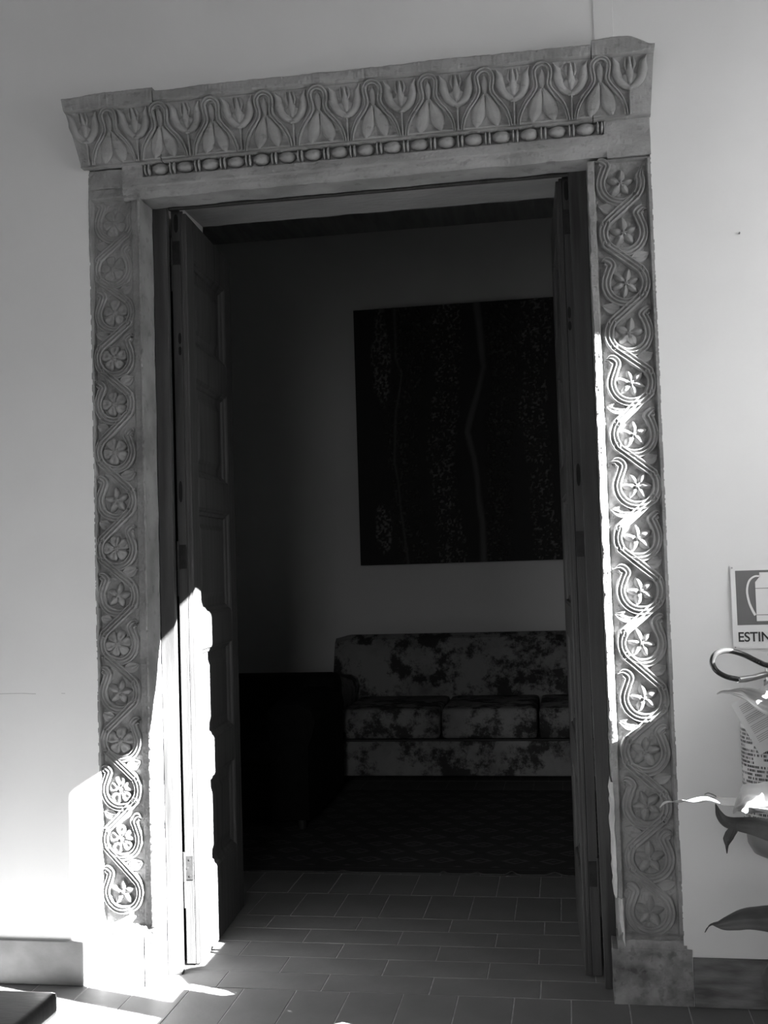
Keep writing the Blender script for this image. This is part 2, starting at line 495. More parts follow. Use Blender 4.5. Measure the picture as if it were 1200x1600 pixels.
# --- vine, tendrils, leaves and rosettes of the jambs
def ribbon(path, width, height, prof, base, K=13):
    P = np.asarray(path, float)
    T = np.gradient(P, axis=0); T /= np.linalg.norm(T, axis=1)[:, None] + 1e-12
    N = np.stack([-T[:, 1], T[:, 0]], -1)
    t = np.linspace(-1, 1, K)
    U = P[:, 0:1] + N[:, 0:1] * width[:, None] * .5 * t
    V = P[:, 1:2] + N[:, 1:2] * width[:, None] * .5 * t
    Hh = height[:, None] * prof(t)[None, :] + base
    return U, V, Hh
p3 = lambda t: np.where(np.abs(t) > .97, -.35, .74 + .26 * np.cos(3 * np.pi * t)) * (1 - .12 * np.abs(t))
p2 = lambda t: np.where(np.abs(t) > .97, -.5, .70 - .30 * np.cos(2 * np.pi * t))
pround = lambda t: np.sqrt(np.clip(1 - t * t, 0, 1)) * 1.15 - .15
flat = lambda U, V, Hh: np.stack([U, -Hh, V], -1)

flL = [(-1.328, 2.287), (-1.335, 2.147), (-1.329, 2.008), (-1.332, 1.87), (-1.334, 1.73), (-1.335, 1.584), (-1.334, 1.437), (-1.337, 1.290), (-1.334, 1.15), (-1.336, 1.006), (-1.334, .862), (-1.334, .717), (-1.336, .573), (-1.336, .427), (-1.335, .272)]
flR = [(.190, 2.276), (.193, 2.134), (.194, 1.99), (.197, 1.848), (.198, 1.707), (.199, 1.562), (.202, 1.417), (.198, 1.272), (.201, 1.125), (.197, .980), (.198, .829), (.194, .681), (.193, .534), (.195, .390), (.190, .245)]
BASE = -.018

def arc(c, R, a0, a1, n):
    a = np.radians(np.linspace(a0, a1, n))
    return np.stack([c[0] + R * np.cos(a), c[1] + R * np.sin(a)], -1)

def carve_jamb(jamb, cs, R, wid, edge_x, wear, material):
    """cs medallion centres top to bottom; R radius of the vine's centre line"""
    out_l, out_r = edge_x
    # main stem
    path = []
    for k, c in enumerate(cs):
        side = 1 if k % 2 == 0 else -1         # stem on the right of the first, left of the second
        d = abs(cs[k][1] - cs[k + 1][1]) if k < len(cs) - 1 else .145
        th = math.degrees(math.acos(min(.98, 2 * R / d)))
        a0, a1 = 90 - th, -(90 - th)
        if k == 0: a0 = 20
        if k == len(cs) - 1: a1 = -150
        A = arc(c, R, a0, a1, 26)
        if side < 0: A[:, 0] = 2 * c[0] - A[:, 0]
        path.append(A)
        if k == 0:
            tipd = np.array([(c[0] + R * 1.12, c[1] + R * .85), (c[0] + R * .98, c[1] + R * .55)])
            path.insert(0, tipd)
    raw = np.vstack(path)
    pts = spline(raw[::3], 1500)
    hz = np.array([wear(p[1]) for p in pts])
    wd = np.full(len(pts), wid); wd[:12] = np.linspace(.004, wid, 12)
    jit = 1 + .06 * vn(pts[:, 1] * 50, 0)
    U, V, Hh = ribbon(pts, wd * jit, .0175 * hz, p3, BASE + .0005)
    Hh = Hh + .0010 * fbm(U * 60, V * 60)
    MB().grid(flat(U, V, Hh)).obj('vine_stem', material, jamb, True)
    for k, c in enumerate(cs):
        side = 1 if k % 2 == 0 else -1
        s = -side                               # tendril on the other side
        # tendril: from the stem's underside round the bottom, up the far side, curling outwards into a leaf tip
        A = arc(c, R, -128, 20, 20); A = A if s > 0 else np.stack([2 * c[0] - A[:, 0], A[:, 1]], -1)
        ex = (out_r if s > 0 else out_l)
        j = random.uniform(-.004, .004)
        curl = [(c[0] + s * R * .80, c[1] + R * .72), (c[0] + s * R * .72, c[1] + R * 1.0 + j), (c[0] + s * R * .98, c[1] + R * 1.22 + j), (ex - s * .004, c[1] + R * 1.16 + j)]
        pts = spline(np.vstack([A[::3], curl]), 130)
        wd = np.full(130, wid); q = np.linspace(0, 1, 130)
        wd = wid * (1 + .12 * ss(.7, .86, q)) * (1 - .93 * ss(.86, 1, q))
        hz = np.array([wear(p[1]) for p in pts])
        U, V, Hh = ribbon(pts, wd, .0165 * hz, p3, BASE)
        Hh = Hh + .0010 * fbm(U * 60, V * 60)
        MB().grid(flat(U, V, Hh)).obj('tendril', material, jamb, True)
        # lozenge leaf in the outer triangle between this medallion and the next
        if k < len(cs) - 1:
            d = cs[k][1] - cs[k + 1][1]
            s2 = -side
            ex = (out_r if s2 > 0 else out_l)
            a = np.array([(c[0] + cs[k + 1][0]) / 2 + s2 * R * .34, c[1] - d * .50])
            b = np.array([ex - s2 * .004, c[1] - d * .50 + .010])
            L = np.linalg.norm(b - a)
            q = np.linspace(0, 1, 22)
            pth = a[None] + (b - a)[None] * q[:, None] + np.stack([0 * q, -.004 * np.sin(q * np.pi)], -1)
            wd = .038 * np.sin(np.clip(q, .02, .985) * np.pi) ** .8 * (1.15 - .4 * q) + .002
            U, V, Hh = ribbon(pth, wd, np.full(22, .015 * wear(a[1])), lambda t: np.where(np.abs(t) > .97, -.4, .55 + .35 * np.abs(t) + .25 * np.exp(-(t / .12) ** 2)), BASE)
            Hh = Hh + .001 * fbm(U * 60, V * 60)
            MB().grid(flat(U, V, Hh)).obj('vine_leaf', material, jamb, True)

def rosette(n, pointed, R, rot, seed):
    NT, NR = 100, 12
    th = np.linspace(0, 2 * np.pi, NT + 1)
    a = ((th - rot) / (2 * np.pi) * n) % 1 * 2 - 1       # -1..1 inside a petal
    aa = np.abs(a)
    pet = np.floor(((th - rot) / (2 * np.pi) * n) % n).astype(int)
    lr = np.random.default_rng(seed).uniform(.88, 1.08, n + 1)
    if pointed: rb = R * (1 - .52 * aa ** 1.05) * lr[pet]
    else: rb = R * (.98 - .40 * aa ** 4.5) * lr[pet]
    rows = []
    for i in range(NR):
        s = i / (NR - 1)
        r = s * rb
        if pointed: h = (1 - s ** 5) * (.50 + .5 * (1 - aa)) * (.72 + .45 * s * (1 - s) * 2)
        else: h = (1 - s ** 8) * (.92 - .34 * np.exp(-((s - .62) / .2) ** 2 - (aa / .5) ** 2)) * (1 - .55 * aa ** 6 * ss(.15, .4, s))
        h = h * (.62 + .38 * ss(.12, .4, s))
        if s < .001: h = h * 0 + .9
        if 0 < s < .22: h = h * 0 + .95 - .3 * (s > .15)
        if i == NR - 1: h = h * 0 - .3
        rows.append(np.stack([r * np.sin(th), -(.0175 * h + BASE) - .0006 * vn(th * 5 + seed, r * 90), r * np.cos(th)], -1))
    return np.stack(rows)
ROS = {}
def put_rosette(jamb, c, var, R, wearv, material):
    key = (var, R)
    n, pt = [(5, False), (5, True), (6, False), (6, True)][var % 4]
    mb = MB().grid(rosette(n, pt, R, random.uniform(0, .9), random.randrange(999)))
    if key not in ROS: ROS[key] = []
    o = mb.obj('rosette', material, jamb, True)
    o.location = (c[0], BASE * (1 - wearv) * -1, c[1]); o.scale = (1, 1, 1)
    if wearv < 1:
        for v in o.data.vertices: v.co.y = -(BASE + (-v.co.y - BASE) * wearv)
        o.location.y = 0

wearL = lambda z: 1 - .55 * float(ss(1.93, 2.08, z)) - .1 * float(ss(2.2, 2.3, z))
wearR = lambda z: 1 - .45 * float(1 - ss(.25, .6, z))
carve_jamb(jamb_l, flL, .0535, .027, (-1.392, -1.270), wearL, STONE)
carve_jamb(jamb_r, flR, .0555, .030, (.124, .264), wearR, STONE)
varsL = [0, 0, 0, 0, 0, 0, 1, 0, 1, 2, 1, 0, 0, 0, 1]
for c, v in zip(flL, varsL): put_rosette(jamb_l, c, v, .0455, wearL(c[1]), STONE)
varsR = [1, 1, 3, 1, 3, 1, 3, 1, 1, 3, 1, 1, 1, 1, 1]
for c, v in zip(flR, varsR): put_rosette(jamb_r, c, v, .0465, wearR(c[1]), STONE)

# --- lintel: bead channel over two plain fascias
def h_lin(X, Z):
    h = .003 + 0 * X
    h = h + .005 * ss(2.384, 2.390, Z)
    h = h - .020 * ss(2.4145, 2.4175, Z) * (1 - ss(2.456, 2.459, Z)) * ss(-1.224, -1.219, X) * (1 - ss(.146, .150, X))
    h = h - .010 * (1 - ss(2.352, 2.372, Z)) * .8
    return h + .0016 * fbm(X * 30, Z * 70) + .0007 * vn(X * 180, Z * 180)
lintel = slab('lintel', -1.290, .156, 2.353, 2.461, h_lin, STONE_LIN, .10, 760, 60, (.004, .004, .003, 0))
slab('corner_block', -1.402, -1.2905, 2.390, 2.449, h_plain, STONE_LIN, .10, 30, 16, (.002, .001, .002, .002))
slab('corner_block', .1565, .2765, 2.347, 2.459, lambda X, Z: h_plain(X, Z) + .004, STONE_LIN, .10, 30, 24, (.001, .002, .002, .002))
# beads and reels
def ell(cx, cz, rx, rz, ry, y0, k=14, m=8):
    th = np.linspace(0, 2 * np.pi, k + 1); ph = np.linspace(0, np.pi / 2, m)
    return np.array([[(cx + rx * math.cos(p) * math.cos(t), y0 - ry * math.sin(p), cz + rz * math.cos(p) * math.sin(t)) for t in th] for p in ph])
bead_me = reel_me = None
for k in range(18):
    x = -1.249 + .0793 * k; zc = 2.4375
    if k > 0:
        if bead_me is None:
            P = ell(0, 0, .0265, .0175, .019, 0, 24, 10)
            o = MB().grid(P).grid(ell(0, -.001, .0015, .0014, .017, 0, 8, 3)).obj('bead', STONE_LIN, lintel, True); bead_me = o.data
        else: o = meshobj('bead', 0, 0, 0, lintel, mesh=bead_me)
        o.location = (x, .004, zc); o.rotation_euler = (0, random.uniform(-.05, .05), 0); o.scale = (random.uniform(.93, 1.03), random.uniform(.85, 1.05), random.uniform(.93, 1.04))
    xr = x + .0397
    if reel_me is None:
        mb = MB()
        for dx in (-.0055, .0055):
            mb.grid(ell(dx, 0, .0042, .0195, .019, 0, 12, 7))
        o = mb.obj('reel', STONE_LIN, lintel, True); reel_me = o.data
    else: o = meshobj('reel', 0, 0, 0, lintel, mesh=reel_me)
    o.location = (xr, .003, zc)

# --- cornice
ZB, ZT, YB, YT = 2.459, 2.610, -.028, -.085
LV = math.hypot(ZT - ZB, YT - YB)
def prof(v):
    """v in 0..1 along the carved band: y, z"""
    v = np.asarray(v, float)
    y = YB + (YT - YB) * (.55 * v + .45 * v * v + .06 * np.sin(np.pi * v))
    return y, ZB + (ZT - ZB) * v
def cmap(U, V, Hh):
    """U metres along the wall, V metres up the band, H proud of it"""
    v = V / LV
    y, z = prof(v)
    return np.stack([U, y - Hh * .93, z - Hh * .36], -1)
def cornice_stone(x0t, x0b, x1t, x1b, ztop, dz, nx, name='cornice_block', topf=None):
    rows = []
    s = np.linspace(0, 1, nx)
    def row(xl, xr, y, z, jx=0): 
        X = xl + (xr - xl) * s
        return X, np.full(nx, float(y)), np.full(nx, float(z))
    prof_pts = [(.0, .04, ZB - .006), (.0, YB + .002, ZB - .006)]
    out = []
    for (v, y, z) in prof_pts: out.append((0, y, z, 0))
    for v in np.linspace(0, .96, 40):
        y, z = prof(v); out.append((v, y, z, 1))
    zt0 = ZT + dz
    out += [(1, YT + .004, zt0 - .006, 1), (1, YT - .006, zt0 - .001, 2), (1, YT - .007, zt0 + .004, 2), (1, YT - .007, ztop - .012, 2), (1, YT - .007, ztop - .004, 2), (1, YT - .003, ztop, 3), (1, .03, ztop + .004, 3)]
    P = []
    for v, y, z, kd in out:
        f = (z - ZB) / (ztop - ZB); f = min(max(f, 0), 1)
        xl = x0b + (x0t - x0b) * f; xr = x1b + (x1t - x1b) * f
        X = xl + (xr - xl) * s
        Y = np.full(nx, float(y)); Z = np.full(nx, float(z))
        nz_ = .0016 * fbm(X * 40, X * 0 + z * 40) + .0008 * vn(X * 160, X * 0 + z * 160)
        if kd == 1: Y = Y + .004 - nz_
        if kd >= 2: Z = Z + .0045 * fbm(X * 9, X * 0 + 4.4) * (z > ZT + .02); Y = Y - nz_ * 1.4 + .003 * np.clip(fbm(X * 26, X * 0 + z * 9), 0, 1)
        if topf is not None and z > ZT + .02: Z = Z + topf(X)
        if kd == 0: Z = Z + nz_
        P.append(np.stack([X, Y, Z], -1))
    P = np.array(P)
    mb = MB().grid(P)
    for e in (0, -1):
        c = P[:, e]; q = c.copy(); q[:, 1] = .03
        mb.grid(np.stack([c, q]))
    return mb.obj(name, STONE_LIN, surround)
cbl = cornice_stone(-1.444, -1.414, -1.1575, -1.1575, 2.650, -.004, 200, topf=lambda X: -.007 * (1 - ss(-1.44, -1.31, X)))
cbm = cornice_stone(-1.1545, -1.1545, .1185, .1185, 2.641, .002, 900)
cbr = cornice_stone(.1215, .1215, .292, .279, 2.652, -.003, 120, topf=lambda X: -.030 * ss(.215, .292, X) + .003 * ss(.12, .20, X))
def host(x): return cbl if x < -1.156 else (cbm if x < .12 else cbr)

def cut(P, host_o):
    return P
ARCH_X = [-1.3035 + .1607 * k for k in range(10)]
half = [(0, .955), (.013, .93), (.0215, .86), (.0215, .76), (.0185, .66), (.0205, .57), (.031, .47), (.046, .36), (.0585, .23), (.0655, .10), (.068, -.01)]
for k, xa in enumerate(ARCH_X):
    hst = host(xa); w_ = random.uniform(.96, 1.05); worn = .6 if k == 0 else random.uniform(.85, 1.0)
    pts = [(-u * w_, v) for u, v in half[::-1]][:-1] + [(u * w_, v) for u, v in half]
    pp = spline([(xa + u, v * LV) for u, v in pts], 140)
    q = np.linspace(0, 1, 140)
    U, V, Hh = ribbon(pp, .0155 - .004 * ss(.3, .5, np.abs(q - .5) * 1.0), np.full(140, .0135 * worn), p2, -.001)
    Hh = Hh + .0009 * fbm(U * 70, V * 70)
    MB().grid(cmap(U, V, Hh)).obj('lotus_arch', STONE_LIN, hst, True)
    # bud and two lobes within the arch
    mb = MB()
    def petal(a, b, wmax, hh, sh=.5, bend=0.0, pw=.8, n=24):
        q = np.linspace(0, 1, n)
        a = np.array(a); b = np.array(b)
        nrm = np.array([-(b - a)[1], (b - a)[0]]); nrm = nrm / np.linalg.norm(nrm)
        pth = a[None] + (b - a)[None] * q[:, None] + nrm[None] * (bend * np.sin(q * np.pi))[:, None]
        wd = wmax * np.sin(np.clip(q, .03, .97) ** (math.log(.5) / math.log(sh)) * np.pi) ** pw + .001
        U, V, Hh = ribbon(pth, wd, np.full(n, hh), lambda t: np.where(np.abs(t) > .97, -.3, .6 + .4 * (1 - np.abs(t))), -.001, 9)
        mb.grid(cmap(xa + U, V, Hh + .0008 * fbm(U * 80, V * 80)))
    petal((0, .50 * LV), (0, .86 * LV), .020, .008 * worn, .6)
    petal((-.030, .01 * LV), (-.004, .56 * LV), .040, .009 * worn, .42, .002)
    petal((.030, .01 * LV), (.004, .56 * LV), .040, .009 * worn, .42, -.002)
    mb.obj('lotus_bud', STONE_LIN, hst, True)
for k in range(11):
    xa = -1.384 + .1607 * k
    hst = host(xa); mb = MB(); worn = .6 if k == 0 else random.uniform(.85, 1.0)
    def rib(pts, ws, hh, pf=pround, n=40):
        pp = spline([(xa + u, v * LV) for u, v in pts], n)
        wd = np.interp(np.linspace(0, 1, n), np.linspace(0, 1, len(ws)), ws)
        U, V, Hh = ribbon(pp, wd, np.full(n, hh * worn), pf, -.001, 9)
        mb.grid(cmap(U, V, Hh + .0008 * fbm(U * 80, V * 80)))
    rib([(0, -.01), (0, .2), (0, .40)], [.008, .006, .008], .012)
    if k < 10 or True:
        for s in (-1, 1):
            rib([(0, .43), (s * .014, .47), (s * .028, .56), (s * .036, .70), (s * .037, .82), (s * .046, .93)], [.014, .022, .026, .026, .020, .002], .013)
            rib([(s * .010, .92), (s * .013, .80), (s * .006, .66)], [.002, .010, .002], .006)
    rib([(0, .43), (0, .50), (0, .62), (0, .70)], [.012, .046, .058, .004], .007)
    rib([(0, .50), (0, .66), (0, .92)], [.012, .026, .003], .012)
    mb.grid(cmap(*[a for a in (lambda t, p: (xa + .0115 * np.cos(p) * np.cos(t), .415 * LV + .006 * np.cos(p) * np.sin(t), .014 * np.sin(p)))(*np.meshgrid(np.linspace(0, 2 * np.pi, 15), np.linspace(0, np.pi / 2, 5)))]))
    o = mb.obj('tulip_flower', STONE_LIN, hst, True)
# thin listel under the carved band
for h_, a, b in ((cbl, -1.277, -1.158), (cbm, -1.154, .118), (cbr, .122, .150)):
    xs = np.linspace(a, b, max(6, int((b - a) * 300)))
    P = np.array([[(x, YB - .004 * c + .001 * vn(x * 60, 2) + .0015, ZB + .001 + .0035 * s_2) for c, s_2 in ((0, 1.2), (1, 1), (1.3, .2), (1, -.5), (0, -.7))] for x in xs])
    MB().grid(P).obj('listel', STONE_LIN, h_, True)

# ------------------------------------------------------------------ wooden frame and leaves
fr = thing('trim_1', 'dark wooden door frame set inside the carved stone surround', 'door frame', (0, .10, 0), kind='structure')
MB().box(-1.2365, -1.192, 0, .024, 0, 2.392, .0015).obj('jamb_post', WOOD, fr)
po = MB().box(.046, .0985, 0, .024, 0, 2.392, .0015).obj('jamb_post', WOOD, fr)
for v in po.data.vertices:
    if v.co.x < .06: v.co.x += .016 * (1 - v.co.z / 2.392)
MB().box(-1.1915, .0455, 0, .024, 2.357, 2.392, .0015).obj('head_rail', WOOD, fr)
MB().box(-1.1915, .0455, .014, .030, 2.350, 2.3565, .001).obj('stop_bead', WOOD, fr)
MB().box(-1.2405, -1.226, .0245, .19, 0, 2.215, .001).obj('gap_darkener', GAP_DARK, fr)  # board added behind the gap so that it reads dark

PANELS = [(.247, .550), (.664, .970), (1.075, 1.42), (1.52, 1.84), (1.95, 2.23)]
def leaf_parts(root, sgn):
    """local frame: leaf runs along +y from the hinge edge at y=0, its panelled face looks towards sgn*x, face plane x=0"""
    L, T, HT = .575, .047, 2.368
    m = WOOD
    def bx(name, x0, x1, *a, b=.0015, mt=None, par=root):
        xa, xb = sorted((x0 * sgn, x1 * sgn))
        return MB().box(xa, xb, *a, b).obj(name, mt or m, par)
    bx('back_board', -T, -.019, 0, L, .006, HT)                         # inner layer, seen from its edge
    bx('stile', -.0185, 0, .006, .088, .006, HT - .01)
    bx('stile', -.020, 0, L - .088, L - .002, .006, HT - .01)
    bx('edge_bead', -.018, -.009, .0005, .0055, .006, HT - .004, b=.001)
    zz = [.006] + [z for p in PANELS for z in p] + [HT - .01]
    for i in range(0, len(zz), 2):
        bx('rail', -.020, 0, .0885, L - .0885, zz[i], zz[i + 1])
    # moulded panel fields
    for z0, z1 in PANELS:
        y0, y1 = .088, L - .088
        rings = [(0, -.0004), (.006, -.003), (.010, -.009), (.020, -.013), (.024, -.0185), (.044, -.0185), (.050, -.0180), (.066, -.0125), (.070, -.012)]
        V = []; F = []
        for d, x in rings:
            V += [(x * sgn, y0 + d, z0 + d), (x * sgn, y1 - d, z0 + d), (x * sgn, y1 - d, z1 - d), (x * sgn, y0 + d, z1 - d)]
        for i in range(len(rings) - 1):
            for j in range(4):
                a, b = i * 4 + j, i * 4 + (j + 1) % 4
                F.append((a, b, b + 4, a + 4))
        k = (len(rings) - 1) * 4
        F.append((k, k + 1, k + 2, k + 3))
        meshobj('panel', V, F, m, root)
    # hinges on the edge that faces the gallery
    for z0, z1, mt in ((.262, .335, IRON_SUN if sgn > 0 else IRON), (1.225, 1.300, IRON), (2.192, 2.268, IRON)):
        h = bx('hinge', -T + .002, -.0195, -.0022, .004, z0, z1, b=.0006, mt=mt)
        MB().tube([((-T - .0005) * sgn, -.004, z0 - .005), ((-T - .0005) * sgn, -.004, z1 + .012)], .0052, 10).obj('hinge_pin', mt, h, True)
        for dz, dx in ((.012, -.030), (.036, -.038), (.062, -.030)):
            MB().tube([(dx * sgn, -.0022, z0 + dz), (dx * sgn, -.0035, z0 + dz)], .0032, 8).obj('screw', mt, h)
        MB().tube([((-T - .001) * sgn, -.003, z0 - .085), ((-T - .001) * sgn, -.003, z0 - .006)], .003, 8).obj('pin_rod', mt, h, True)
    # mortices as flat discs on the edge, the hollow's shade painted dark
    def slot(zc, hh, ww, xc):
        a = np.linspace(0, 2 * np.pi, 17)
        ring = [(xc * sgn + ww * math.cos(t), -.0006, zc + hh * (1 if math.sin(t) > 0 else -1) * abs(math.sin(t)) ** .6) for t in a[:-1]]
        meshobj('mortice', ring, [tuple(range(16))], HOLE, root)
    slot(1.468, .034, .006, -.034); slot(2.325, .030, .007, -.031)
    slot(1.955, .018, .005, -.026); slot(1.915, .014, .005, -.026)

d1 = thing('door_1', 'left panelled wooden door leaf folded inwards, its lower edge in sunlight', 'door', (-1.157, .178, 0), math.radians(3.6), kind='structure')
leaf_parts(d1, 1)
d2 = thing('door_2', 'right panelled wooden door leaf folded inwards, almost edge-on and in shade', 'door', (.010, .178, 0), math.radians(2.2), kind='structure')
leaf_parts(d2, -1)

# ------------------------------------------------------------------ painting
def painting():
    x0, x1, z0, z1, y = -1.300, .26, 1.216, 2.864, 3.8
    t = thing('painting', 'large dark abstract canvas with wavy vertical bands above the sofa', 'painting', ((x0 + x1) / 2, y, z0))
    W_, H_ = x1 - x0, z1 - z0
    MB().box(-W_ / 2, W_ / 2, -.035, -.002, 0, H_, .002).obj('canvas', CANVAS_EDGE, t)
    nx, nz = 260, 280
    X, Z = np.meshgrid(np.linspace(0, W_, nx), np.linspace(0, H_, nz))
    v = 1 - Z / H_                             # 0 at the top
    c = np.full_like(X, .012)
    hgt = np.zeros_like(X)
    sp = fbm(X * 90, Z * 70, 2); sp2 = vn(X * 60, Z * 130)
    def band(pts, wid, amp, tex, soft=.01):
        nonlocal c, hgt
        vv, xx = zip(*pts)
        ctr = np.interp(v, vv, xx) + .006 * vn(v * 9, 3)
        ww = wid * (1 + .2 * vn(v * 7, 8))
        mk = 1 - ss(ww / 2 - soft, ww / 2 + soft, np.abs(X - ctr))
        tx = ss(.05, .5, sp + .4 * sp2) if tex else 1.0
        c = np.maximum(c, mk * tx * amp); hgt = np.maximum(hgt, mk * (tx if tex else .6) * .006)
    band([(0, .16), (.1, .17), (.36, .20), (.40, .20)], .12 , .16, True) if False else None
    # pale textured islands on the left
    for (cx, cv, rx, rv) in ((.175, .20, .065, .19), (.155, .86, .055, .10)):
        mk = 1 - ss(.8, 1.1, np.sqrt(((X - cx) / rx) ** 2 + ((v - cv) / rv) ** 2) + .15 * vn(X * 20, v * 20))
        tx = ss(-.1, .35, sp + .4 * sp2)
        c = np.maximum(c, mk * tx * .15); hgt = np.maximum(hgt, mk * tx * .005)
    band([(0, .36), (.22, .36), (.5, .28), (.7, .30), (1, .36)], .20, .055, True, .04)
    band([(.2, .27), (.26, .305), (.4, .26), (.6, .235), (.75, .27), (1, .31)], .016, .07, False)
    band([(0, .60), (.22, .60), (.45, .56), (.6, .53), (.8, .57), (1, .60)], .18, .13, True, .02)
    band([(0, .80), (.15, .815), (.25, .83), (.5, .71), (.6, .745), (.85, .79), (1, .79)], .038, .075, False, .015)
    band([(0, .94), (.3, .96), (.6, .90), (1, .88)], .17, .05, True, .03)
    band([(0, 1.18), (.3, 1.14), (.45, 1.12), (.7, 1.16), (1, 1.20)], .17, .11, True, .02)
    band([(0, 1.42), (.5, 1.38), (1, 1.42)], .10, .07, True, .02)
    P = np.stack([X - W_ / 2, -.037 - hgt, Z], -1)
    o = MB().grid(P).obj('painted_surface', PAINTED, t)
    a = o.data.color_attributes.new('paint', 'FLOAT_COLOR', 'POINT')
    buf = np.ones((nx * nz, 4), np.float32); buf[:, :3] = c.reshape(-1, 1)
    a.data.foreach_set('color', buf.ravel())
painting()

# ------------------------------------------------------------------ sofa
def sofa():
    t = thing('sofa', 'floral cotton sofa with loose seat cushions against the back wall', 'sofa', (-.465, 2.76, 0))
    X = lambda a: a + .465
    def part(name, mb, m=FLORAL, par=t, sm=True):
        o = mb.obj(name, m, par, sm)
        return o
    part('base', MB().box(X(-1.40), X(.47), .012, .88, .075, .268, .012), sm=False)
    part('skirt_piping', MB().tube([(X(-1.40), .008, .268), (X(.47), .008, .268)], .006), WOODLEG)
    # reclined back with a rounded top
    pr = [(.56, .30), (.60, .50), (.66, .70), (.69, .765), (.73, .793), (.80, .79), (.86, .76), (.88, .70), (.88, .10)]
    P = np.array([[(X(x), y, z - (.0 if abs(x + .465) < .93 else .02)) for y, z in pr] for x in np.linspace(-1.415, .485, 24)])
    mb = MB().grid(P)
    for e in (0, -1): mb.add([tuple(p) for p in P[e]], [tuple(range(len(pr)))])
    part('backrest', mb, sm=False)
    # rolled arms
    for x in (-1.335, .405):
        prof_ = [(-.085, .08), (-.085, .45), (-.098, .50), (-.085, .545), (-.04, .565), (.03, .565), (.07, .545), (.085, .50), (.078, .45), (.078, .08)]
        P = np.array([[(X(x) + a, y, z) for a, z in prof_] for y in (0.0, .02, .4, .72)])
        P[0, :, 0] = X(x) + (P[0, :, 0] - X(x)) * .9; P[0, :, 2] = .08 + (P[0, :, 2] - .08) * .97
        mb = MB().grid(P)
        mb.add([tuple(p) for p in P[0]], [tuple(range(len(prof_)))]); mb.add([tuple(p) for p in P[-1]], [tuple(range(len(prof_)))])
        part('arm', mb, sm=False)
    for a, b in ((-1.245, -.705), (-.695, -.185), (-.175, .320)):
        part('seat_cushion', MB().box(X(a), X(b), -.01, .60, .275, .437, .028), sm=True)
    for x in (-1.37, .44):
        for y in (.04, .82): MB().tube([(X(x), y, .076), (X(x), y, .006)], [.02, .014], 10).obj('leg', WOODLEG, t, True)
sofa()

# ------------------------------------------------------------------ armchair
def armchair():
    t = thing('armchair', 'dark leather armchair standing left of the floral sofa', 'armchair', (-1.635, 2.20, 0))
    P = []
    MB().box(-.40, .40, -.34, .36, .05, .30, .02).obj('base', LEATHER, t)
    MB().box(-.27, .27, -.36, .24, .30, .44, .035).obj('seat_cushion', LEATHER, t, True)
    for s in (-1, 1):
        prof_ = [(-.10, .06), (-.10, .45), (-.12, .50), (-.11, .56), (-.06, .60), (.04, .60), (.10, .57), (.115, .51), (.10, .45), (.08, .40), (.08, .06)]
        P = np.array([[(s * .35 + s * a, y, z) for a, z in prof_] for y in (-.38, -.36, .30)])
        P[0, :, 2] = .06 + (P[0, :, 2] - .06) * .97
        mb = MB().grid(P); mb.add([tuple(p) for p in P[0]], [tuple(range(len(prof_)))])
        mb.obj('arm', LEATHER, t)
    MB().box(-.44, .44, .22, .42, .06, .66, .05).obj('backrest', LEATHER, t, True)
    for x in (-.38, .38):
        for y in (-.32, .34): MB().tube([(x, y, .05), (x, y, .008)], .02, 10).obj('leg', WOODLEG, t, True)
armchair()

# ------------------------------------------------------------------ rug
def rug():
    x0, x1, y0, y1 = -2.1, .9, 1.20, 2.755
    t = thing('rug', 'dark patterned rug lying in front of the sofa', 'rug', (-.6, y0, 0))
    nx, ny = 420, 200
    X, Y = np.meshgrid(np.linspace(x0, x1, nx), np.linspace(0, 1, ny) ** 1.3 * (y1 - y0))
    ripple = 0 * X
    for xc, hh, ww in ((-.92, .006, .018), (-.52, .008, .012), (-.39, .006, .014), (-.255, .013, .016), (-.09, .011, .022), (.15, .008, .015)):
        ripple = ripple + hh * np.exp(-((X - xc) / ww) ** 2)
    ripple = ripple * np.exp(-(Y / .03) ** 2)
    Z = .006 + ripple
    o = MB().grid(np.stack([X + .6, Y, Z], -1)).obj('pile', RUG, t)
    # woven rows of small lozenge medallions inside a plain border
    cx_, cy_ = .150, .125
    dx = ((X + 10 + .5 * cx_ * (np.floor(Y / cy_) % 2)) / cx_ % 1 - .5) * cx_; dy = (Y / cy_ % 1 - .5) * cy_
    rr = np.abs(dx) / .055 + np.abs(dy) / .045
    c = .016 + .060 * (np.abs(rr - .85) < .16) + .04 * (rr < .28) + .006 * vn(X * 40, Y * 40)
    c = np.where((Y < .09) | (X < x0 + .09) | (X > x1 - .09), .014 + .02 * (np.abs(Y - .06) < .006), c)
    ca = o.data.color_attributes.new('paint', 'FLOAT_COLOR', 'POINT')
    buf = np.ones((nx * ny, 4), np.float32); buf[:, :3] = np.clip(c, .006, 1).reshape(-1, 1)
    ca.data.foreach_set('color', buf.ravel())
    MB().box(x0 + .6, x1 + .6, .03, y1 - y0, .0015, .0055).obj('backing', CANVAS_EDGE, t)
    e = np.stack([np.stack([X[0] + .6, Y[0] - .0015, Z[0] + .001], -1), np.stack([X[0] + .6, Y[0] - .001, Z[0] - .0035], -1)])
    MB().grid(e).obj('bound_edge', FRINGE, t)
rug()

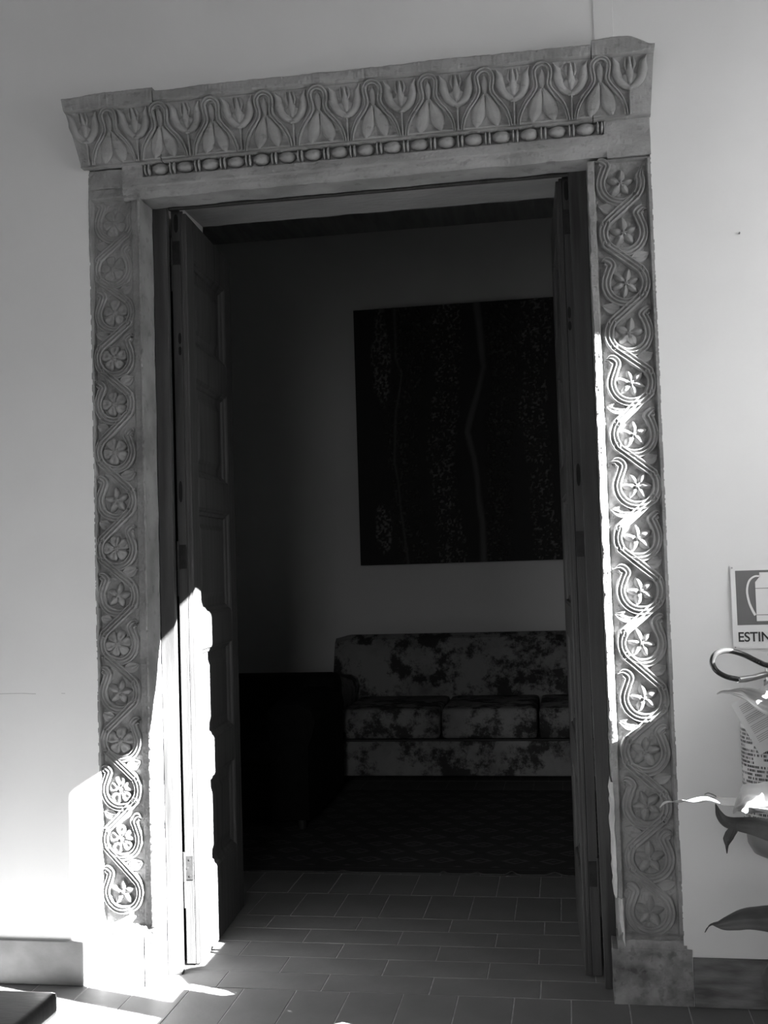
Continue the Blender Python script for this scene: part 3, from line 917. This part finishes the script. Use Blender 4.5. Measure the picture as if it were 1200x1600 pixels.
# ------------------------------------------------------------------ fire sign
def sign():
    t = thing('wall_sign', 'white fire extinguisher sign reading ESTINTORE screwed to the right wall', 'sign', (.439, -.001, .961))
    t.rotation_euler = (math.radians(0), 0, 0)
    Wd, Hd = .196, .226
    # thin panel, slightly bowed away from the wall at its left edge
    P = []
    for z in np.linspace(0, Hd, 10):
        bow = .004 * math.sin(math.pi * z / Hd)
        P.append([(x, -.003 - bow * (1 - min(1, x / .05)) ** 2, z) for x in np.linspace(0, Wd, 12)])
    P = np.array(P); Q = P.copy(); Q[..., 1] += .0015
    mb = MB().grid(P).grid(Q)
    for e in (lambda A: A[0], lambda A: A[-1], lambda A: A[:, 0], lambda A: A[:, -1]): mb.grid(np.stack([e(P), e(Q)]))
    mb.obj('panel', WHITE, t)
    yf = -.0035
    sx = .013; sq = .170; z0 = .064; zh = .148
    P2 = []
    for z in np.linspace(z0, z0 + zh, 8):
        P2.append([(x, yf - .0042 * math.sin(math.pi * z / Hd) * (1 - min(1, x / .05)) ** 2, z) for x in np.linspace(sx, sx + sq, 12)])
    MB().grid(np.array(P2)).obj('pictogram_field', SIGN_F, t)
    # extinguisher pictogram: body, neck, hose
    y2 = -.0046
    def poly(name, pts, m, par=t, y=y2): return meshobj(name, [(a, y, b) for a, b in pts], [tuple(range(len(pts)))], m, par)
    cx = .098
    body = poly('pictogram_body', [(cx - .034, z0 + .010), (cx + .034, z0 + .010), (cx + .034, z0 + .108), (cx + .022, z0 + .122), (cx + .022, z0 + .142), (cx - .022, z0 + .142), (cx - .022, z0 + .130), (cx - .034, z0 + .116)], WHITE)
    for zz in (z0 + .026, z0 + .098):
        poly('pictogram_line', [(cx - .034, zz), (cx + .034, zz), (cx + .034, zz + .0016), (cx - .034, zz + .0016)], SIGN_F, body, y2 - .0003)
    hp = spline([(cx - .020, z0 + .132), (cx - .036, z0 + .131), (cx - .050, z0 + .118), (cx - .056, z0 + .092), (cx - .052, z0 + .062), (cx - .044, z0 + .040), (cx - .037, z0 + .026)], 30)
    T = np.gradient(hp, axis=0); T /= np.linalg.norm(T, axis=1)[:, None]; N = np.stack([-T[:, 1], T[:, 0]], -1)
    wd = np.linspace(.0022, .0034, 30)[:, None]
    P3 = np.stack([np.insert(hp + N * wd, 1, y2, 1), np.insert(hp - N * wd, 1, y2, 1)])
    MB().grid(P3).obj('pictogram_hose', WHITE, t)
    # lettering
    cu = bpy.data.curves.new('lettering', 'FONT')
    cu.body = 'ESTINTORE'; cu.size = .0365; cu.offset = .0006; cu.align_x = 'CENTER'; cu.space_character = .98
    tmp = bpy.data.objects.new('lettering', cu)
    COL.objects.link(tmp)
    dg = bpy.context.evaluated_depsgraph_get()
    me = bpy.data.meshes.new_from_object(tmp.evaluated_get(dg))
    bpy.data.objects.remove(tmp)
    co = np.array([v.co[:] for v in me.vertices])
    wdt = co[:, 0].max() - co[:, 0].min()
    for v in me.vertices: v.co = Vector((v.co.x * .170 / wdt, v.co.y, v.co.z))
    me.materials.clear(); me.materials.append(INK)
    o = bpy.data.objects.new('lettering', me); link(o, t)
    o.location = (.0985, yf - .0010, .0195); o.rotation_euler = (math.pi / 2, 0, 0)
    for x, z in ((.005, Hd - .006), (.005, .004), (Wd - .005, Hd - .006), (Wd - .005, .004)):
        MB().tube([(x, -.003, z), (x, -.0055, z)], .0022, 8).obj('screw', GREYMETAL, t)
sign()

# ------------------------------------------------------------------ extinguisher with its tag
def extinguisher():
    cx, cy = .520, -.100
    t = thing('fire_extinguisher', 'fire extinguisher with looped black hose hanging under the sign', 'fire extinguisher', (cx, cy, 0))
    prof_ = [(.001, .425), (.04, .428), (.066, .440), (.080, .465), (.0825, .50), (.0845, .78), (.078, .815), (.055, .845), (.026, .862), (.022, .868), (.022, .885)]
    MB().lathe(prof_, 0, 0, 40).obj('cylinder', BODY, t, True)
    # label: printed sleeve facing the gallery
    P = np.array([[(.0855 * math.cos(a), .0855 * math.sin(a), z) for a in np.linspace(math.radians(165), math.radians(330), 30)] for z in (.50, .60, .70, .775)])
    lb = MB().grid(P).obj('printed_label', LABELM, t, True)
    ink = MB()
    r = .0863
    for col in range(9):
        a0 = math.radians(170 + col * 17.5)
        for row in range(26):
            z = .508 + row * .0100
            if random.random() < .12: continue
            aa = a0
            end = a0 + math.radians(15)
            while aa < end:
                wa = math.radians(random.uniform(.8, 2.6))
                if random.random() < .8:
                    q = []
                    for a, zz in ((aa, z), (aa + wa, z), (aa + wa, z + .0062), (aa, z + .0062)): q.append((r * math.cos(a), r * math.sin(a), zz))
                    ink.add(q, [(0, 1, 2, 3)])
                aa += wa + math.radians(.6)
    io = ink.obj('small_print', INK, lb)
    io['kind'] = 'stuff'
    # valve, lever, gauge
    MB().tube([(0, 0, .880), (0, 0, .925)], .018, 14).obj('valve', GREYMETAL, t, True)
    MB().box(-.008, .075, -.010, .010, .925, .935, .002).obj('lever', BLACK, t)
    MB().box(-.008, .068, -.009, .009, .948, .957, .002).obj('carrying_handle', GREYMETAL, t)
    MB().tube([(0, -.018, .903), (0, -.030, .903)], .014, 14).obj('gauge', GREYMETAL, t, True)
    hose = [(.560, -.10, .915), (.507, -.12, .926), (.480, -.13, .938), (.440, -.15, .959), (.399, -.16, .970), (.370, -.17, .962), (.361, -.17, .941), (.371, -.17, .919), (.396, -.16, .903), (.429, -.15, .894)]
    hp = spline(hose, 60) - np.array([cx, cy, 0])
    MB().tube([tuple(p) for p in hp], .0070, 12).obj('hose', BLACK, t, True)
    MB().tube([(.424 - cx, -.151 - cy, .8935), (.446 - cx, -.140 - cy, .894), (.475 - cx, -.125 - cy, .897)], [.0080, .0085, .0075], 12).obj('hose_fitting', GREYMETAL, t, True)
    MB().tube([(.472 - cx, -.125 - cy, .897), (-.018, -.008, .902), (0, 0, .904)], .008, 10).obj('nozzle_pipe', GREYMETAL, t, True)
    MB().box(-.045, .045, .084, .099, .50, .80, .003).obj('wall_bracket', IRON, t)
    # paper tag
    a = np.array([.398, -.205, .837]); b = np.array([.465, -.195, .708]); side = np.array([.128, -.010, .070])
    tg = thing('paper_tag', 'printed paper inspection sheet hanging tilted on the extinguisher', 'paper', tuple(a))
    G = []
    for u in np.linspace(0, 1, 10):
        G.append([tuple((b - a) * v + side * u + np.array([0, .010 * math.sin(math.pi * u) * (1 if True else 0) + .004 * math.sin(3 * v), 0])) for v in np.linspace(0, 1, 10)])
    G = np.array(G)
    MB().grid(G).grid(G + np.array([0, .0008, 0])).obj('sheet', PAPER, tg, True)
    pr = MB()
    for i, v in enumerate(np.linspace(.10, .80, 22)):
        if i % 6 == 5: continue
        u0 = .10; u1 = random.uniform(.55, .92) if i % 3 else .8
        th = .012 if i not in (7, 8) else .018
        q = []
        for k_ in range(9):
            u = u0 + (u1 - u0) * k_ / 8
            for vv in (v, v + th):
                q.append(tuple((b - a) * vv + side * u + np.array([0, .010 * math.sin(math.pi * u) + .004 * math.sin(3 * vv) - .0012, 0])))
        pr.grid(np.array(q).reshape(9, 2, 3))
    o = pr.obj('printed_lines', INK2, tg); o['kind'] = 'stuff'
extinguisher()

# ------------------------------------------------------------------ potted plant
def leafmesh(center, hw, wdir, fold=.25, ribs=.0012, n=40, K=15, curl=0):
    C = spline(center, n); Wd = spline(wdir, n); h = np.interp(np.linspace(0, 1, n), np.linspace(0, 1, len(hw)), hw)
    Wd /= np.linalg.norm(Wd, axis=1)[:, None]
    T = np.gradient(C, axis=0); T /= np.linalg.norm(T, axis=1)[:, None]
    N = np.cross(T, Wd); N /= np.linalg.norm(N, axis=1)[:, None] + 1e-9
    t = np.linspace(-1, 1, K)
    wav = .35 * h[:, None] * vn(np.linspace(0, 5, n)[:, None] + center[0][0] * 31, t[None, :] * .9 + 3)
    P = C[:, None] + Wd[:, None] * (h[:, None] * t)[..., None] + N[:, None] * ((h[:, None] * (fold * np.abs(t) + curl * t * t)) + ribs * np.cos(t * 5 * np.pi)[None] + wav)[..., None]
    return P
def plant():
    px_, py_ = .635, -.63
    t = thing('potted_plant', 'potted broad-leaved plant whose drying leaves reach over the right jamb', 'plant', (px_, py_, 0))
    O = np.array([px_, py_, 0.])
    MB().lathe([(.001, .012), (.13, .012), (.185, .02), (.21, .10), (.235, .26), (.252, .27), (.255, .30), (.245, .305), (.225, .30), (.22, .26)], 0, 0, 40).obj('pot', POT, t, True)
    MB().lathe([(.001, .268), (.10, .272), (.203, .262)], 0, 0, 30).obj('soil', SOIL, t, True)
    def lf(center, hw, wdir, m, stem=None, **k):
        P = leafmesh([np.array(c) - O for c in center], hw, wdir, **k)
        o = MB().grid(P).grid(P + np.array([0, .0004, -.0004])).obj('leaf', m, t, True)
        if stem is not None:
            a = np.array(center[-1]) - O
            pts = spline([tuple(a), tuple((a + np.array([.02, 0, .27])) / 2 + np.array([.03, .0, .06])), (random.uniform(-.04, .04), random.uniform(-.04, .04), .262)], 20)
            MB().tube([tuple(p) for p in pts], [.004] * 20, 8).obj('leaf_stem', m, t, True)
    # upper pale leaf with a curled tip
    lf([(0.32, -0.56, 0.908), (0.332, -0.555, 0.913), (0.349, -0.55, 0.912), (0.377, -0.53, 0.907), (0.404, -0.5, 0.891), (0.445, -0.46, 0.873), (0.527, -0.4, 0.848), (0.647, -0.36, 0.781)],
       [.001, .004, .006, .018, .030, .040, .045, .004], [(-.2, -.5, .8)] * 8, LEAF_L, None, fold=.15)
    # thin leaf seen edge-on, reaching in front of the jamb
    lf([(.195, -.42, .625), (.204, -.42, .634), (.215, -.42, .638), (.240, -.43, .640), (.270, -.44, .645), (.300, -.45, .651), (.335, -.455, .648), (.375, -.46, .645), (.45, -.50, .63), (.56, -.56, .60)],
       [.001, .0035, .005, .014, .018, .024, .030, .036, .030, .004], [(0, .3, .9), (.0, .7, .6), (0, .9, .2), (0, 1, -.25), (0, 1, .05), (0, 1, -.12), (0, 1, .1), (0, 1, .1), (0, 1, 0), (0, 1, 0)], LEAF_L, 1, fold=.08, ribs=.0006)
    # broad folded pale leaf
    lf([(0.344, -0.56, 0.645), (0.356, -0.55, 0.657), (0.38, -0.53, 0.658), (0.408, -0.5, 0.656), (0.442, -0.46, 0.646), (0.499, -0.42, 0.632), (0.585, -0.4, 0.581)],
       [.003, .018, .038, .046, .055, .05, .004], [(-.1, -.6, .85)] * 7, LEAF_L, None, fold=-.35)
    # darker leaf under it
    lf([(.322, -.43, .636), (.330, -.43, .615), (.345, -.43, .598), (.375, -.43, .592), (.41, -.44, .588), (.46, -.47, .58), (.54, -.53, .56), (.62, -.58, .50)],
       [.001, .010, .016, .020, .024, .035, .04, .004], [(.5, -.4, .3), (.5, -.4, .5), (.2, -.4, .8), (0, -.4, .8), (0, -.4, .8), (0, -.4, .8), (0, -.4, .8), (0, -.4, .8)], LEAF_D, 1, fold=.2)
    # drooping dark tip
    lf([(.343, -.43, .522), (.344, -.43, .540), (.348, -.43, .556), (.356, -.43, .572), (.362, -.43, .590)],
       [.001, .004, .012, .014, .006], [(1, 0, 0)] * 5, LEAF_D, None, fold=.3)
    lf([(.298, -.43, .658), (.306, -.43, .661), (.316, -.43, .658), (.325, -.43, .653)], [.001, .0012, .0014, .001], [(0, -.3, 1)] * 4, LEAF_D, None, fold=.1)
    # low dark leaf
    lf([(.273, -.55, .379), (.280, -.55, .391), (.289, -.55, .397), (.301, -.55, .397), (.316, -.55, .403), (.345, -.55, .412), (.38, -.55, .416), (.43, -.56, .415), (.50, -.58, .40), (.58, -.60, .35)],
       [.001, .0025, .002, .008, .017, .026, .029, .034, .03, .004], [(.6, -.3, .5), (.3, -.3, .7), (0, -.3, 1), (0, -.3, 1), (0, -.3, 1), (0, -.3, 1), (0, -.3, 1), (0, -.3, 1), (0, -.3, 1), (0, -.3, 1)], LEAF_D, 1, fold=.12)
    # unseen dense crown, added to block low sun and bounce light onto the wall
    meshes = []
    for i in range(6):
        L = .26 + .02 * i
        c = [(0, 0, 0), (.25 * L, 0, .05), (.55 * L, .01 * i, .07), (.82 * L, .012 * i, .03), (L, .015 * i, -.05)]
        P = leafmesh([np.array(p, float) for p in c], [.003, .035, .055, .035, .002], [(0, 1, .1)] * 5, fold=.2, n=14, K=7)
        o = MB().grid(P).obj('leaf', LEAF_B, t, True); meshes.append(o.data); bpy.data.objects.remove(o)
    r = random.Random(11); n = 0
    s_u = np.array(sd[:]); keep = [((.36, -.50, .655), .19), ((.43, -.48, .88), .15), ((.40, -.16, .95), .13)]
    while n < 280:
        x = r.uniform(.72, 1.28); y = r.uniform(-.92, -.16)
        z = r.uniform(.78, .62 * x + (.645 if y < -.3 else .56))
        p = np.array([x, y, z])
        if any(np.linalg.norm(np.cross(p - np.array(q), s_u)) < rad for q, rad in keep): continue
        o = meshobj('leaf', 0, 0, 0, t, mesh=meshes[n % 6])
        a = r.uniform(0, 2 * math.pi) if y < -.28 else r.choice([0, math.pi]) + r.uniform(-.25, .25)
        k = r.uniform(.8, 1.05)
        o.location = (x - px_ - .13 * k * math.cos(a), y - py_ - .13 * k * math.sin(a), z)
        o.rotation_euler = (r.uniform(-.5, .5), r.uniform(-.3, .5), a); o.scale = (k, k, k)
        n += 1
    for i in range(14):
        a = r.uniform(0, 6.28); e = (.35 + .26 * math.cos(a), .05 + .28 * math.sin(a), r.uniform(.75, 1.1))
        MB().tube([(.05 * math.cos(a), .05 * math.sin(a), .262), (.18 + .12 * math.cos(a), .14 * math.sin(a), .6), e], [.006, .005, .003], 6).obj('leaf_stem', LEAF_D, t, True)
plant()

# ------------------------------------------------------------------ bench, near left
def bench():
    x1, y1, zt = -.995, -1.100, .42
    t = thing('bench', 'dark lacquered low bench jutting in at the lower left corner', 'bench', (-1.55, -1.32, 0))
    MB().box(-.60, x1 + 1.55, -.20, y1 + 1.32, zt - .045, zt, .012).obj('seat', BENCH, t, True)
    MB().box(-.57, x1 + 1.52, -.17, y1 + 1.29, zt - .10, zt - .0455, .003).obj('apron', BENCH, t)
    for x in (-.55, x1 + 1.51 - .02):
        for y in (-.16, y1 + 1.28 - .02): MB().box(x - .018, x + .018, y - .018, y + .018, .001, zt - .1005, .003).obj('leg', BENCH, t)
bench()
